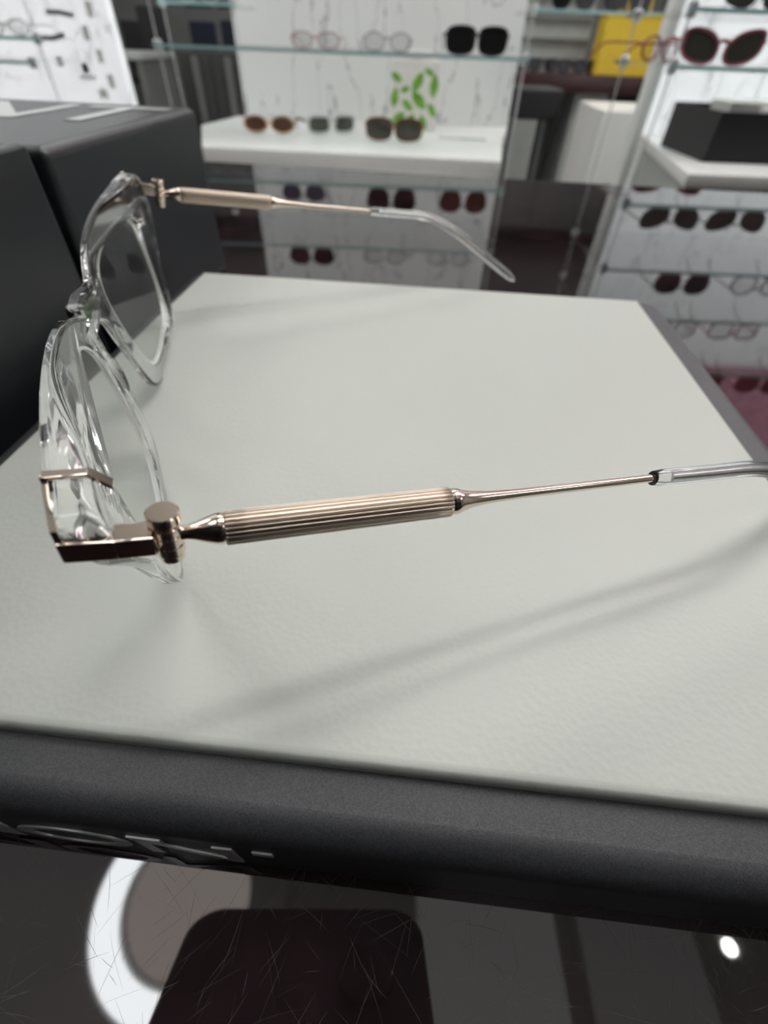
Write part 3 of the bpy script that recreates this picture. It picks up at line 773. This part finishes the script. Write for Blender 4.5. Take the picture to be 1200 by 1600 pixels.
rk = empty('frame_rack', 'grey rack crowded with dark frames on the far mahogany table', 'rack', (740, 3150, -20))
box('rack_back', M['pale'], (-160, 160, 90, 110, 0, 420), rk)
for k in range(5):
    box('rack_rail', M['grey'], (-160, 160, 60, 89, 40+70*k, 48+70*k), rk)
for i in range(4):
    eyewear('eyeglasses', ['dark tangled frame at the left foot of the grey rack', 'dark frame second from the left before the grey rack', 'dark frame third from the left before the grey rack', 'dark frame beside the yellow bag'][i], 'eyeglasses', (600+135*i, 3060, -20), 'square', M['black'], M['dlens'], 118, 40, .06*(-1)**i, 5, temples=i % 2 == 0)
st = empty('stool', 'black stool half hidden beside the middle display', 'stool', (560, 2700, FLOOR))
box('seat', M['black'], (-100, 110, -130, 130, 670, 770), st, 12)
for x in (-80, 90):
    for y in (-110, 110): tube('leg', M['black'], [(x, y, 0), (x, y, 330), (x, y, 669)], 12, st)

# ------------------------------------------------------------------ the left passage
cb = empty('cabinet', 'dark grey slatted cabinet in the left passage', 'cabinet', (-1250, 4300, FLOOR))
box('cabinet_body', M['dgrey'], (-250, 420, 0, 500, 0, 800), cb, 3)
for k in range(9):
    box('slat', M['grey'] if k % 3 == 1 else M['dgrey'], (-235+k*74, -190+k*74, -14, -.3, 30, 780), cb, 2)
dk = empty('desk', 'grey desk with a pale top in the left passage', 'desk', (-1640, 3900, FLOOR))
box('desktop', M['pale'], (-320, 160, -260, 260, 770, 800), dk, 3)
box('side_panel', M['grey'], (-310, -280, -250, 250, 0, 769.5), dk)
box('side_panel', M['grey'], (120, 150, -250, 250, 0, 769.5), dk)
def stool(x, y, m, label, rz, w, top):
    t = empty('bar_chair', label, 'chair', (x, y, FLOOR), rz)
    box('seat', m, (-w/2, w/2, -w/2, w/2, 600, 650), t, 12)
    b = box('backrest', m, (-w/2, w/2, w/2-30, w/2, 640, top-FLOOR), t, 12)
    for a in (-1, 1):
        for c in (-1, 1): tube('leg', M['black'], [(a*(w/2-20), c*(w/2-20), 605), (a*(w/2-10), c*(w/2-10), 300), (a*w/2, c*w/2, 0)], 10, t)
stool(-2010, 4900, M['black'], 'black high-backed chair behind the grey desk in the left passage', .1, 210, 120)
stool(-1740, 4600, M['black'], 'tall narrow black chair in the middle of the left passage', .2, 190, 190)
stool(-1560, 5050, M['navy'], 'dark navy chair right of the tall black chair in the passage', -.1, 210, 130)
stool(-1290, 5050, M['navy'], 'dark navy chair close to the middle display panel', .1, 220, 140)
far_ = empty('wall_cabinet', 'long grey cabinet wall at the end of the shop', 'cabinet', (0, 6600, FLOOR))
box('cabinet_body', M['grey'], (-3300, 3300, 0, 600, 0, 2300), far_, 4)
for k in range(8):
    box('door', M['grey'], (-3280+k*820, -2480+k*820, -20, -.3, 20, 2280), far_, 4)

# ------------------------------------------------------------------ camera
cd = bpy.data.cameras.new('camera'); cam = bpy.data.objects.new('camera', cd); col.objects.link(cam)
cam.matrix_world = Matrix.Translation(Vector((0, 0, 68))*S) @ Rc
cd.sensor_fit = 'VERTICAL'; cd.sensor_height = 36; cd.sensor_width = 27
cd.lens = 724.4/1600*36
cd.clip_start = .001; cd.clip_end = 60
cd.dof.use_dof = True; cd.dof.focus_distance = .066; cd.dof.aperture_fstop = cd.lens/.95
sc = bpy.context.scene; sc.camera = cam
w = bpy.data.worlds.new('world'); sc.world = w; w.use_nodes = True
w.node_tree.nodes['Background'].inputs[0].default_value = (.8, .85, .9, 1)
w.node_tree.nodes['Background'].inputs[1].default_value = .3
sc.view_settings.view_transform = 'Standard'; sc.view_settings.look = 'None'
sc.view_settings.exposure = -0.17; sc.view_settings.gamma = 1
sc.view_settings.use_curve_mapping = False
sc.cycles.max_bounces = 16; sc.cycles.transmission_bounces = 14; sc.cycles.transparent_max_bounces = 16
